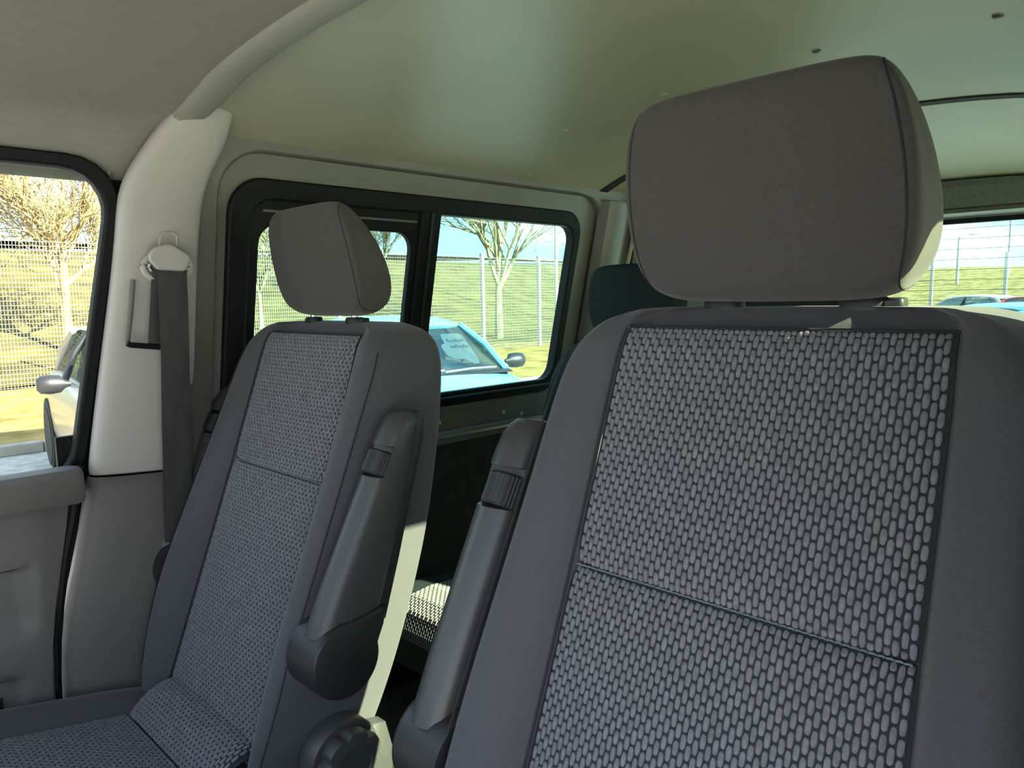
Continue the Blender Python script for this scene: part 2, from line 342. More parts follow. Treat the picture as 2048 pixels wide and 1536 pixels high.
def dpan(y, z):
    x = -1.568 - 0.015 * min(1, max(0, (z - 1.0) / 0.15))
    def sm(t): t = min(1, max(0, t)); return t * t * (3 - 2 * t)
    # moulded recess and pocket
    a = sm((0.330 - y) / 0.03) * sm((1.045 - z) / 0.012 + 0.2) * sm((z - 0.90) / 0.05)
    b = sm((0.300 - y) / 0.03) * sm((0.845 - z) / 0.015)
    e = sm((y - 0.30) / 0.10)
    return (x - 0.020 * a - 0.030 * b - 0.012 * e * e, y + 0.0, z)
zs = np.linspace(FZ + 0.05, 1.15, 70); ys = np.linspace(-0.7, 1, 60)
def dedge(z): return float(np.interp(z, [0.45, 0.7, 0.80, 0.88, 0.95, 1.02, 1.1, 1.2], [0.335, 0.335, 0.337, 0.343, 0.353, 0.368, 0.388, 0.407]))
secs = [[dpan(-0.7 + (dedge(z) + 0.7) * (1 - (1 - t) ** 1.6), z) for t in np.linspace(0, 1, 60)] for z in zs]
dp = mk('door_panel', *loft(secs, closed=False), 'lower', d1, angle=60)
s_ = dp.modifiers.new('th', 'SOLIDIFY'); s_.thickness = 0.01; s_.offset = 0
mk('door_seal', *tube([(-1.580 - .008 * min(1, max(0, (z - .95) / .2)), dedge(z) + 0.010, z) for z in np.linspace(FZ, 1.21, 24)], 0.009, 8), 'rubber', d1)
mk('grab_recess', *loft([[(-1.60 + dx, y, z) for dx, z in ((0, 0.80), (0.008, 0.80), (0.008, 0.775), (0, 0.775))] for y in (0.05, 0.262)]), 'dark', d1)
w2 = struct(empty('window_2', (0, 0, 0)))
mk('pane', *plate(rr(-0.64, 0.44, 1.14, 1.78, 0.05), LW(-0.02, SH), 0.004), 'pane_door', w2, smooth=False)
#NEXT
# ------------------------------------------------------------------ front seats (built round x = 0, left seat's y and z)
SO = (0, 0.60, FZ)
_zp = [.76, .80, .88, 1.03, 1.2, 1.36, 1.455, 1.48]; _yp = [.512, .528, .557, .610, .67, .727, .758, .766]
_pf = np.polyfit(_zp, _yp, 3)
STZ = 1.20
def ys_(z): return float(np.polyval(_pf, z)) - 0.004 + 9.0 * max(0.0, z - 1.43) ** 2
def yf(z): return ys_(z) + 0.008 * math.exp(-abs(z - STZ) / (0.007 if z < STZ else 0.012))
def hi(z): return float(np.interp(z, [.74, .95, 1.2, 1.40, 1.455], [.185, .181, .174, .170, .166]))
def hw(z): return float(np.interp(z, [.74, .80, .9, 1.0, 1.1, 1.2, 1.3, 1.38, 1.42, 1.45, 1.468, 1.478], [.238, .257, .270, .272, .269, .264, .259, .256, .251, .238, .214, .165]))
def pr(z): return float(np.interp(z, [.74, .80, .957, 1.116, 1.22, 1.354, 1.44, 1.48], [.030, .046, .056, .043, .033, .021, .011, .004]))
def yb(z): return float(np.interp(z, [.74, .786, .947, 1.123, 1.29, 1.40, 1.45, 1.478], [.712, .722, .782, .845, .884, .898, .897, .872]))
def capsules(P, xs_fn, smin, smax, period=0.0155, half=(0.00272, 0.0072), h=0.0018):
    """raised woven lozenges on surface P(x, s); s is arc length"""
    V, Fc = [], []
    ol = [(1, .45), (.72, .86), (0, 1), (-.72, .86), (-1, .45), (-1, -.45), (-.72, -.86), (0, -1), (.72, -.86), (1, -.45)]
    n = len(ol); rows = int((smax - smin) / period) + 1
    for r in range(-1, rows):
        for c, (x, odd) in enumerate(xs_fn(min(smax, max(smin, smin + (r + .5) * period)))):
            s = smin + (r + .5 + (0.5 if odd else 0.0)) * period
            a0 = max(smin, s - half[1]); a1 = min(smax, s + half[1])
            if a1 - a0 < .5 * half[1]: continue
            s = (a0 + a1) / 2; hl = (a1 - a0) / 2
            p = Vector(P(x, s)); e = 0.003
            tx = (Vector(P(x + e, s)) - Vector(P(x - e, s))).normalized(); ts = (Vector(P(x, s + e)) - Vector(P(x, s - e))).normalized()
            nn = tx.cross(ts).normalized(); b = len(V)
            jw = half[0] * random.uniform(.94, 1.06); jl = hl * random.uniform(.95, 1.0)
            for k, (fx, hh) in enumerate(((1, -.0006), (.86, h * .62), (.45, h))):
                fl = (1, .95, .78)[k]
                V += [p + tx * (a * jw * fx) + ts * (q * jl * fl) + nn * hh for a, q in ol]
            for k in (0, 1):
                for j in range(n):
                    i = (j + 1) % n; Fc.append((b + k * n + j, b + k * n + i, b + (k + 1) * n + i, b + (k + 1) * n + j))
            Fc.append(tuple(b + 2 * n + j for j in range(n)))
    return V, Fc
def arcmap(fn, a0, a1, n=400):
    t = np.linspace(a0, a1, n); p = np.array([fn(v) for v in t]); s = np.concatenate([[0], np.cumsum(np.linalg.norm(np.diff(p, axis=0), axis=1))])
    return (lambda v: float(np.interp(v, s, t))), s[-1]
def tuck(u): return 0.007 * min(1.0, abs(u)) ** 10
NCOL = 55
def front_seat():
    root = empty('front_seat', (0, 0, 0))
    # backrest shell
    zl = [.735, .745, .77, .82, .88, .95, 1.02, 1.09, 1.16, 1.22, 1.28, 1.33, 1.38, 1.41, 1.435, 1.455, 1.468, 1.476, 1.478]
    secs = []
    for z in zl:
        f0 = ys_(z) + .006; w = hw(z); p = pr(z); b = yb(z); h = min(hi(z), w - .032)
        half = [(h * .55, f0 + .014), (h - .012, f0 + .014), (h - .002, f0 + .008), (h + .004, f0 - .006), (h + .018, f0 - .007 - .55 * p), ((h + w) / 2 + .004, f0 - .006 - p), (w - .022, f0 - .002 - p), (w - .005, f0 + .014 - p), (w, f0 + .045 - p * .6),
                (w + .002, (f0 + b) / 2), (w, b - .035), (w - .012, b - .008), (w - .045, b), (w * .45, b + .003)]
        secs.append([(x, y, z) for x, y in half] + [(-x, y, z) for x, y in half[::-1]])
    bk = mk('backrest', *loft(secs), 'fabric', root, sub=2, off=SO)
    # seams down both bolsters
    for s in (-1, 1):
        mk('seam', *tube([(s * (hw(z) - .0075), ys_(z) + .006 + .0055 - pr(z), z) for z in np.linspace(.80, 1.43, 30)], .0014, 5), 'seam', bk, off=SO)
        mk('seam', *tube([(s * (hi(z) + .0005), ys_(z) + .0015, z) for z in np.linspace(.76, 1.455, 40)], .0013, 5), 'seam', bk, off=SO)
    # insert: upper and lower cloth with raised weave
    for z0, z1 in ((.755, STZ - .001), (STZ + .001, 1.456)):
        zz = np.linspace(z0, z1, 40); us = np.linspace(-1, 1, 17)
        g = [[(u * hi(z), yf(z) + tuck(u), z) for u in us] for z in zz]
        pn = mk('insert_panel', *loft(g, closed=False), 'insert', bk, off=SO)
        inv, L = arcmap(lambda v: (yf(v), v), z0, z1)
        def P(x, s, inv=inv):
            z = inv(s); return (x, yf(z) + tuck(x / hi(z)) - .0004, z)
        def xs(s, inv=inv):
            h = hi(inv(s)) - .0035; return [(-h + (i + .5) * 2 * h / NCOL, i % 2) for i in range(NCOL)]
        mk('woven_pattern', *capsules(P, xs, .001, L - .001), 'weave', pn, off=SO, kind='stuff')
    mk('seam', *tube([(x, ys_(1.457) + tuck(x / .167) - .0012, 1.4575) for x in np.linspace(-.167, .167, 20)], .0013, 5), 'seam', bk, off=SO)
    mk('stitch_line', *merge(*[tube([(x, yf(STZ) - .001, STZ), (x + .0042, yf(STZ) - .0018, STZ + .001), (x + .006, yf(STZ) - .001, STZ)], .0009, 4) for x in np.arange(-hi(STZ) + .003, hi(STZ) - .006, .0068)]), 'stitch', bk, off=SO)
    # headrest
    prof = [(.770, 1.502), (.761, 1.53), (.750, 1.58), (.741, 1.63), (.735, 1.668), (.736, 1.690), (.745, 1.701), (.760, 1.696), (.780, 1.674), (.806, 1.636), (.827, 1.59), (.839, 1.545), (.841, 1.515), (.831, 1.496), (.810, 1.488), (.788, 1.490)]
    c0, c1 = .788, 1.592; secs = []
    sx = [(-.1475, .30), (-.147, .66), (-.1445, .83), (-.140, .905), (-.134, .945), (-.12, .978), (-.09, .995), (-.045, 1.0)]
    st = sx + [(0, 1.0)] + [(-a, b) for a, b in sx[::-1]]
    def hpt(x, k, y, z, sh=1.0):
        kz = k if z < c1 else .30 + .70 * k
        y2 = c0 + (y - c0) * (.50 + .50 * k) * sh; z2 = c1 + (z - c1) * kz * sh
        return (x * float(np.interp(z2, [1.485, 1.50, 1.53, 1.57, 1.61, 1.65, 1.68, 1.70], [.82, .90, .985, 1.01, 1.0, .955, .89, .80])), y2, z2)
    for x, k in st: secs.append([hpt(x, k, y, z) for y, z in prof])
    hr = mk('headrest', *loft(secs), 'hfabric', root, sub=2, off=SO)
    for s in (-1, 1):
        lp = [hpt(s * .1385, .908, y, z, .985) for y, z in prof + prof[:1]]
        # smooth the loop a little
        P3 = [Vector(p) for p in lp[:-1]]; n = len(P3); fine = []
        for i in range(n):
            a, b, c, d = P3[i - 1], P3[i], P3[(i + 1) % n], P3[(i + 2) % n]
            for t in (0, .33, .66):
                fine.append(((-t ** 3 + 3 * t * t - 3 * t + 1) * a + (3 * t ** 3 - 6 * t * t + 4) * b + (-3 * t ** 3 + 3 * t * t + 3 * t + 1) * c + t ** 3 * d) / 6)
        mk('piping', *tube(fine + fine[:1], .0016, 5), 'seam', hr, off=SO)
        px_ = s * .074
        mk('headrest_post', *tube([(px_, .812, 1.51), (px_, .812, 1.44)], .0062, 12), 'chrome', root, off=SO)
        g = []
        for h, q in ((1.462, 1.0), (1.474, 1.0), (1.483, .95), (1.487, .8)):
            g.append([(px_ + .024 * q * math.copysign(abs(math.cos(a)) ** .7, math.cos(a)), .812 + .014 * q * math.copysign(abs(math.sin(a)) ** .8, math.sin(a)), h) for a in np.linspace(0, 2 * math.pi, 21)[:-1]])
        gs = mk('post_guide', *loft(g), 'dark', root, off=SO)
        if s > 0: mk('release_button', *box(px_ + .018, px_ + .036, .803, .822, 1.474, 1.486), 'dark', gs, off=SO, bevel=.003)
    # cushion
    def cz(y): return .738 + (.47 - y) * .20 - (max(0, .12 - y) * 1.1) ** 2 * 6
    secs = []
    for y in (.600, .585, .55, .50, .44, .36, .28, .20, .12, .06, .02, -.005, -.012):
        z0 = cz(y); e = 1.0 if y > .02 else .96; bz = .028 if y < .5 else .02
        dn = .10 if y < .55 else .08
        half = [(.10, z0 - .005), (.170, z0 - .005), (.184, z0 + .002), (.205, z0 + bz), (.235, z0 + bz + .003), (.257, z0 + bz * .4), (.267, z0 - .03), (.262, z0 - dn), (.12, z0 - dn - .005)]
        secs.append([(x * e, y, z) for x, z in half] + [(-x * e, y, z) for x, z in half[::-1]])
    cu = mk('seat_cushion', *loft(secs), 'fabric', root, sub=2, off=SO)
    def cx(v):   # profile along the seat, v = y descending
        y = v
        z = cz(y) + .0035
        if y > .432: z = cz(.432) + .0035 + .050 * math.sin(min(1, (y - .432) / .075) * math.pi / 2) ** .75 - .004
        return (y, z)
    for a0, a1, nm in ((.03, .430, 'insert_panel'), (.4325, .535, 'rear_roll')):
        yy = np.linspace(a0, a1, 40)
        g = [[(u * .178, cx(y)[0], cx(y)[1] - tuck(u) * (1.0 if a0 < .4 else 2.4)) for u in np.linspace(-1, 1, 17)] for y in yy]
        pn = mk(nm, *loft(g, closed=False), 'insert', cu, off=SO)
        inv, L = arcmap(lambda v: cx(v), a0, a1)
        def P(x, s, inv=inv, k=(1.0 if a0 < .4 else 2.4)):
            y, z = cx(inv(s)); return (x, y, z - tuck(x / .178) * k + .0004)
        mk('woven_pattern', *capsules(P, lambda s: [(-.172 + (i + .5) * .344 / NCOL, i % 2) for i in range(NCOL)], .001, L - .001), 'weave', pn, off=SO, kind='stuff')
    # armrests, folded up beside the backrest
    FR = [((.548, 1.010), (.652, .985)), ((.556, 1.032), (.660, 1.01)), ((.576, 1.075), (.676, 1.055)), ((.604, 1.128), (.694, 1.108)), ((.634, 1.185), (.712, 1.165)), ((.655, 1.225), (.726, 1.208)), ((.6635, 1.241), (.731, 1.226)),
          ((.6645, 1.243), (.732, 1.228)), ((.688, 1.286), (.746, 1.275)), ((.689, 1.288), (.747, 1.277)), ((.700, 1.306), (.752, 1.298)), ((.712, 1.322), (.756, 1.316)), ((.724, 1.333), (.757, 1.327)), ((.737, 1.339), (.755, 1.334))]
    for s in (-1, 1):
        x0, x1 = .276, .334; secs = []
        for i, (a, b) in enumerate(FR):
            a = np.array(a); b = np.array(b); w = b - a; notch = .30 if i in (7, 8) else 0.0
            xx = x1 - (.010 if i == 13 else .004 if i == 12 else 0); xi = x0 + (.006 if i == 13 else 0)
            if i in (7, 8): xx -= 0.0
            sec = []
            for x, t in ((xi, .30), (xi + .006, .14), (xi + .020, .02), ((xi + xx) / 2, 0), (xx - .020, .02), (xx - .007, .10), (xx - .001, .26), (xx, .5), (xx - .001, .9), (xx - .006, 1.0), (xi + .006, 1.0), (xi, .9)):
                tt = max(t, notch) if x < xx - .0065 else max(t, notch * .86)
                q = a + w * tt; sec.append((s * x, q[0], q[1]))
            secs.append(sec)
        ar = mk('armrest', *loft(secs), 'arm', root, off=SO, angle=48)
        # soft underside cheek behind the paddle
        g = []
        for (a, b), r_ in zip([FR[k] for k in (1, 3, 5, 8, 10, 12, 13)], ((.686, 1.002), (.716, 1.095), (.744, 1.19), (.764, 1.255), (.776, 1.292), (.776, 1.318), (.764, 1.334))):
            b = np.array(b); r2 = np.array(r_)
            g.append([(s * .276, *b), (s * .324, *(b - (r2 - b) * .1)), (s * .327, *(b + (r2 - b) * .3)), (s * .324, *(b + (r2 - b) * .8)), (s * .316, *r2), (s * .276, *r2)])
        mk('armrest_cheek', *loft(g), 'dark', ar, off=SO, angle=40)
        # ribbed thumbwheel
        a = np.array((.6655, 1.2455)); b = np.array((.6870, 1.2838)); dv = (b - a) / np.linalg.norm(b - a); nv = np.array((dv[1], -dv[0]))
        secs = []; xm = (x0 + x1) / 2 - .002
        for t, q in ((0.03, .90), (.10, 1), (.90, 1), (.97, .90)):
            c = a + (b - a) * t + nv * .0215
            lp = []
            for k in range(64):
                an = 2 * math.pi * k / 64; r_ = q * (1.0 if k % 2 else .955)
                lp.append((s * (xm + r_ * .0275 * math.sin(an)), c[0] - nv[0] * .0225 * r_ * math.cos(an), c[1] - nv[1] * .0225 * r_ * math.cos(an)))
            secs.append(lp)
        mk('thumbwheel', *loft(secs), 'dark', ar, off=SO, angle=20)
        # round pivot housing, drawn out upwards
        lp = []
        for k in range(40):
            an = math.radians(62 + 272 * k / 39 * 1.0)
            lp.append((.596 + .0605 * math.cos(an), .9655 + .0605 * math.sin(an)))
        lp = [(.596 + .0605 * math.cos(math.radians(t)), .9655 + .0605 * math.sin(math.radians(t))) for t in np.linspace(118, 372, 36)] + [(.668, 1.005), (.6735, 1.028), (.664, 1.032), (.642, 1.029), (.612, 1.026), (.586, 1.0262)]
        m2 = [(.606 + (y - .606) * .93, .972 + (z - .972) * .93) for y, z in lp]
        mk('armrest_pivot', *loft([[(s * .262, y, z) for y, z in lp], [(s * .334, y, z) for y, z in lp], [(s * .3385, y, z) for y, z in [(.606 + (y - .606) * .975, .972 + (z - .972) * .975) for y, z in lp]], [(s * .340, y, z) for y, z in m2]]), 'dark', root, off=SO, angle=50)
    # side valance, adjuster wheel, pedestal
    for s in (-1, 1):
        lp = [(-.02, .70), (-.02, .60), (.10, .57), (.62, .57), (.70, .63), (.715, .74), (.70, .80), (.66, .81), (.60, .775), (.50, .72), (.2, .74)]
        mk('side_valance', *loft([[(s * .262, y, z) for y, z in lp], [(s * .285, y, z) for y, z in lp], [(s * .292, .35 + (y - .35) * .97, .68 + (z - .68) * .93) for y, z in lp]]), 'arm', root, off=SO, angle=50)
    kc = (.612, .778)
    lobes = []
    for x, q in ((.262, 1.12), (.292, 1.12), (.297, 1.05)): lobes.append([(x, kc[0] + .058 * q * math.cos(a), kc[1] + .058 * q * math.sin(a)) for a in np.linspace(0, 2 * math.pi, 49)[:-1]])
    mk('adjuster_rosette', *loft(lobes), 'arm', root, off=SO, angle=40)
    lobes = []
    for x, q in ((.294, .96), (.317, 1.0), (.324, .95), (.326, .6), (.322, .55), (.322, .05)):
        lobes.append([(x, kc[0] + .056 * q * (1 - .13 * max(0, math.cos(7 * a)) ** 2 * (1 if q > .8 else 0)) * math.cos(a), kc[1] + .056 * q * (1 - .13 * max(0, math.cos(7 * a)) ** 2 * (1 if q > .8 else 0)) * math.sin(a)) for a in np.linspace(0, 2 * math.pi, 99)[:-1]])
    mk('adjuster_wheel', *loft(lobes), 'arm', root, off=SO, angle=35)
    return root
def pedestal(root, drop):
    g = [[(sx * w, y, z) for sx, y in ((-1, .03), (1, .03), (1, .60), (-1, .60))] for w, z in ((.225, FZ - drop), (.225, .50), (.24, .62), (.245, .645))]
    mk('pedestal', *loft(g), 'black', root, smooth=False, off=SO)
seatA = front_seat()
seatB = copy_tree(seatA)
seatA.location = (-1.292, .60, FZ); pedestal(seatA, 0)
tag(seatA, 'dark grey cloth front seat beside the left door, folded armrests both sides', 'car seat', 'front seats')
seatB.location = (-0.335, .60 - .062, FZ + .028); pedestal(seatB, .028)
tag(seatB, 'large dark grey cloth front seat closest to the viewer, at right', 'car seat', 'front seats')
for seat_, d_ in ((seatA, (.010, .008, 0)), (seatB, (-.012, -.006, -.006))):
    for ch in seat_.children:
        if ch.name.startswith('headrest') and 'post' not in ch.name: ch.location = d_
# loose thread on the left seat's bolster
th = [(700, 781), (706, 777), (712, 774), (715, 779), (709, 783)]
mk('loose_thread', *tube([Vector(onY(x, y, .718)) - Vector((-1.292, .6, FZ)) for x, y in th], .0006, 4), 'stitch', seatA)

# ------------------------------------------------------------------ seat belt on the B pillar
BX = -1.462
bl = empty('seat_belt', tuple(onX(345, 540, BX))); bo = tuple(bl.location)
def PX(px, py, d=0.0): return tuple(onX(px, py, BX + d))
def strap(L_, R_, d0, th=.0016):
    secs = []
    for (l, r_, d) in zip(L_, R_, d0):
        a = Vector(PX(*l, d)); b = Vector(PX(*r_, d)); c = (a + b) / 2 + Vector((.0012, 0, 0)); k = Vector((-th, 0, 0))
        secs.append([a, a + (c - a) * .5 + Vector((.0004, 0, 0)), c, c + (b - c) * .5 + Vector((.0004, 0, 0)), b, b + k, c + k, a + k])
    return loft(secs)
mk('webbing', *strap([(314, 530), (318, 600), (322, 700), (324, 850), (328, 1000), (330, 1085)], [(373, 530), (376, 600), (379, 700), (381, 850), (384, 1000), (386, 1085)], (-.012, -.010, -.027, -.070, -.103, -.111)), 'belt', bl, off=bo)
mk('lower_strap', *strap([(304, 540), (300, 620), (296, 692)], [(330, 540), (326, 620), (324, 694)], (-.022, -.027, -.036)), 'belt', bl, off=bo)
lp = [(302, 500), (309, 494), (330, 488), (339, 487), (348, 490), (376, 508), (382, 515), (382, 521), (373, 539), (367, 543), (316, 540), (310, 535), (297, 521), (296, 510)]
cx_, cy_ = 340, 518
mk('anchor_cover', *loft([[PX(x, y, -.012) for x, y in lp], [PX(x, y, .004) for x, y in lp], [PX(cx_ + (x - cx_) * .93, cy_ + (y - cy_) * .92, .010) for x, y in lp]]), 'pillar', bl, off=bo, angle=60, bevel=.003)
def ell(cx0, cy0, rx, ry, t0, t1, n=26): return [(cx0 + rx * math.cos(math.radians(t)), cy0 + ry * math.sin(math.radians(t))) for t in np.linspace(t0, t1, n)]
mk('belt_guide', *tube([PX(x, y, -.028) for x, y in ell(334, 534, 48, 29, -50, 238)], .0058, 10), 'pillar', bl, off=bo)
mk('guide_ring', *tube([PX(x, y, -.028) for x, y in ell(338, 530, 40, 22, -30, 215)], .004, 8), 'chrome', bl, off=bo)
mk('height_button', *tube([PX(x, y, -.018) for x, y in ((318, 492), (321, 474), (326, 466), (346, 466), (353, 472), (354, 494))], .0022, 6), 'pillar', bl, off=bo)
mk('slot_edge', *tube([PX(x, y, -.032) for x, y in ((254, 687), (262, 690), (330, 695))], .0055, 8), 'rubber', bl, off=bo)
mk('recess_shade', *tube([PX(x, y, -.041) for x, y in ((266, 560), (262, 620), (255, 684))], .0045, 8), 'lower', bl, off=bo)  # grey tube imitates the shading along a recess that is not cut
tag(bl, 'black seat belt hanging from its anchor on the light grey pillar', 'seat belt')

# ------------------------------------------------------------------ rear bench
bn = empty('bench_seat', (-1.04, 1.50, FZ)); BO = tuple(bn.location)
def by(z): return 1.605 + (z - .75) * .255
secs = []
for x, top, k in ((-1.555, 1.20, .5), (-1.553, 1.24, .8), (-1.545, 1.30, .95), (-1.525, 1.352, 1), (-1.49, 1.382, 1), (-1.42, 1.392, 1), (-1.0, 1.392, 1), (-.66, 1.392, 1), (-.60, 1.382, 1), (-.56, 1.352, 1), (-.535, 1.30, .95), (-.528, 1.24, .8), (-.526, 1.2, .5)):
    q = []
    for z, d in ((.64, 0), (.9, -.008), (1.05, -.012), (top - .12, -.008), (top - .045, 0), (top - .01, .018), (top, .05), (top - .01, .085), (top - .05, .105), (1.0, .125), (.64, .12)):
        q.append((x, by(z) + .06 + (d - .06) * k, z))
    secs.append(q)
bb = mk('bench_backrest', *loft(secs), 'rfabric', bn, sub=2, off=BO)
for xc in (-1.275, -.79):
    mk('seam', *tube([(xc - .19, by(z) - .012, z) for z in np.linspace(.8, 1.33, 12)], .003, 5), 'seam', bb, off=BO)
    hp = [(0, .0), (-.012, .06), (-.012, .12), (-.002, .175), (.02, .20), (.05, .195), (.075, .15), (.085, .08), (.08, .02), (.05, -.008), (.02, -.008)]
    st = [(-.148, .55), (-.146, .78), (-.140, .90), (-.125, .97), (-.08, 1), (.0, 1), (.08, 1), (.125, .97), (.140, .9), (.146, .78), (.148, .55)]
    hh = mk('bench_headrest', *loft([[(xc + x, by(1.4) + .045 + (y - .03) * (.5 + .5 * k), 1.415 + .09 + (z - .09) * k) for y, z in hp] for x, k in st]), 'rfabric', bn, sub=2, off=BO)
    for s in (-1, 1):
        mk('headrest_post', *tube([(xc + s * .07, by(1.4) + .05, 1.43), (xc + s * .07, by(1.4) + .05, 1.37)], .006, 8), 'chrome', bn, off=BO)
def bcs(t):
    # bench cushion top profile: over the front roll and back along the top
    pts = [(1.075, .60), (1.060, .66), (1.062, .71), (1.080, .750), (1.12, .770), (1.18, .775), (1.35, .762), (1.62, .745)]
    a = np.array(pts); d = np.concatenate([[0], np.cumsum(np.linalg.norm(np.diff(a, axis=0), axis=1))]); d /= d[-1]
    return (float(np.interp(t, d, a[:, 0])), float(np.interp(t, d, a[:, 1])))
prof = [bcs(t) for t in np.linspace(0, 1, 24)] + [(1.66, .66), (1.6, .60)]
secs = [[(x, 1.33 + (y - 1.33) * k, .68 + (z - .68) * k) for y, z in prof] for x, k in ((-1.552, .86), (-1.548, .94), (-1.53, .985), (-1.49, 1), (-1.0, 1), (-.59, 1), (-.55, .985), (-.532, .94), (-.528, .86))]
bc = mk('bench_cushion', *loft(secs), 'rfabric', bn, off=BO, angle=60)
inv, L = arcmap(bcs, 0.12, .72)
def P(x, s):
    y, z = bcs(inv(s)); return (x, y - .001, z + .0015)
ip = mk('insert_panel', *loft([[(x, bcs(t)[0] - .001, bcs(t)[1] + .001) for x in np.linspace(-1.47, -.62, 6)] for t in np.linspace(.12, .72, 30)], closed=False), 'insert', bc, off=BO)
mk('woven_pattern', *capsules(P, lambda s: [(-1.468 + i * .0078, i % 2) for i in range(108)], .001, L - .001), 'weave', ip, off=BO, kind='stuff')
mk('bench_base', *box(-1.50, -.58, 1.16, 1.60, FZ, .605), 'black', bn, smooth=False, off=BO)
tag(bn, 'dark cloth rear bench seat with headrests, partly hidden behind the front seats', 'bench seat')
#NEXT2
# ------------------------------------------------------------------ outside: ground
def patch(name, x0, x1, y0, y1, nx, ny, zf, m):
    xs = np.linspace(x0, x1, nx); ys = np.linspace(y0, y1, ny)
    return mk(name, *loft([[(x, y, zf(x, y)) for x in xs] for y in ys], closed=False), m, angle=80)
FX, RY = -16.3, 33.0
struct(patch('car_park', -9.7, 40, -40, RY - 3, 8, 8, lambda x, y: GZ, 'asphalt'), 'grey asphalt car park around the van')
struct(patch('dry_verge', FX - 2, -9.7, -30, RY + 2, 24, 40, lambda x, y: GZ + .05 + .03 * math.sin(x * 3 + y * 1.7), 'dry'), 'strip of dry golden grass between kerb and fence')
def hgt(x, y):
    a = min(1, max(0, (FX - .6 - x) / 26)); b = min(1, max(0, (y - RY - 1.5) / 30))
    a = a * a * (3 - 2 * a); b = b * b * (3 - 2 * b)
    return GZ + .02 + max(4.3 * a, 3.2 * b) + .12 * math.sin(x * .31) * math.sin(y * .23)
struct(patch('grass_bank', -110, FX - .5, -60, 120, 60, 60, hgt, 'grass'), 'green grass bank rising beyond the mesh fence')
struct(patch('rear_bank', FX - .5, 60, RY - 3, 120, 40, 40, hgt, 'dry'), 'brown grass bank rising beyond the far fence behind the van')
struct(patch('bank_crest', -46, -39.5, -60, 120, 6, 60, lambda x, y: hgt(x, y) + .35, 'dry'), 'brown dry crest along the top of the green bank')
kb = struct(empty('kerb', (-9.62, 0, GZ)), 'pale concrete kerb along the dry grass verge')
for i in range(26):
    mk('kerb_stone', *box(-.075, .075, .005, .905, 0, .12), 'kerb', kb, smooth=False, bevel=.015).location = (0, -6 + i * .91, 0)

# ------------------------------------------------------------------ fences
def wire_panel(w, h, name):
    parts = []
    for x in np.arange(.025, w, .055): parts.append(box(x - .003, x + .003, -.003, .003, .05, h))
    for z in np.arange(.08, h + .01, .085): parts.append(box(0, w, -.007, .0, z - .0032, z + .0032))
    return merge(*parts)
def fence(name, start, ang, n, h, label, wave=False):
    root = empty(name, start, ang); tag(root, label, 'fence')
    V, Fc = wire_panel(2.5, h, 'p')
    if wave: V = [(x, y + (.10 * math.sin((z - (h - .5)) / .5 * math.pi) if z > h - .5 else 0), z) for x, y, z in V]
    pm = mk('mesh_panel', V, Fc, 'wire', root, smooth=False, kind='stuff')
    po = mk('fence_post', *box(-.05, .05, .01, .11, 0, h + .12), 'post', root, smooth=False)
    for i in range(1, n):
        c = pm.copy(); COL.objects.link(c); c.parent = root; c.location = (2.5 * i, 0, 0)
    for i in range(1, n + 1):
        c = po.copy(); COL.objects.link(c); c.parent = root; c.location = (2.5 * i, 0, 0)
    return root
fence('mesh_fence', (FX, -4.56, GZ + .03), math.pi / 2, 15, 2.80, 'tall pale welded mesh fence running along the green bank outside the side windows')
fence('mesh_fence', (-14, RY, GZ + .03), 0, 10, 2.85, 'distant mesh fence with wavy top seen through the rear window', wave=True)

# ------------------------------------------------------------------ trees
def grow(seed, height, spread, levels=5, twig=.006, lean=0.0):
    rnd = random.Random(seed); trunk, limbs, twigs = [], [], []
    def br(p, d, ln, r, lv):
        n = 4; path = [p.copy()]; q = p.copy(); dd = d.copy()
        for i in range(n):
            dd = (dd + Vector((rnd.uniform(-1, 1), rnd.uniform(-1, 1), rnd.uniform(-.5, .7))) * (.16 if lv else .05)).normalized()
            q = q + dd * ln / n; path.append(q.copy())
        rad = [r * (1 - .5 * i / n) for i in range(n + 1)]
        (trunk if lv == 0 else limbs if lv <= 2 else twigs).append(tube(path, rad, 8 if lv == 0 else 5 if lv <= 2 else 3, cap=False))
        if lv >= levels: return
        k = {0: 7, 1: 5, 2: 5, 3: 4, 4: 3}[lv]
        for j in range(k):
            t = rnd.uniform(.45 if lv == 0 else .25, 1.0) if j < k - 1 else 1.0
            i = min(n - 1, int(t * n)); bp = path[i].lerp(path[i + 1], t * n - i) if t < 1 else path[-1]
            az = rnd.uniform(0, 2 * math.pi) ; tilt = rnd.uniform(.5, 1.0) * spread
            ax = dd.orthogonal().normalized(); ax.rotate(Matrix.Rotation(az, 3, dd))
            nd = (dd * math.cos(tilt) + ax * math.sin(tilt) + Vector((0, 0, .15))).normalized()
            br(bp, nd, ln * rnd.uniform(.58, .80), max(twig, r * rnd.uniform(.42, .58)), lv + 1)
    br(Vector((0, 0, 0)), Vector((lean, 0, 1)).normalized(), height * .36, height * .018, 0)
    return trunk, limbs, twigs
def tree(label, loc, seed, height, spread, m, levels=5, twig=.006, rz=0):
    root = empty('bare_tree', loc, rz); tag(root, label, 'tree', 'bare trees')
    a, b, c = grow(seed, height, spread, levels, twig)
    mk('trunk', *merge(*a), m, root); mk('limbs', *merge(*b), m, root); mk('twigs', *merge(*c), m, root, kind='stuff')
    return root
def at(px, D, z=GZ):   # a point at forward distance D below a pixel column
    d = ray(px, 600); p = CAM + d * D; return (p[0], p[1], z)
p = at(130, 19.5); tree('golden bare tree with dense twigs above the fence outside the door window', (p[0], p[1], hgt(p[0], p[1])), 3, 7.4, .85, 'bark', 5, .012)
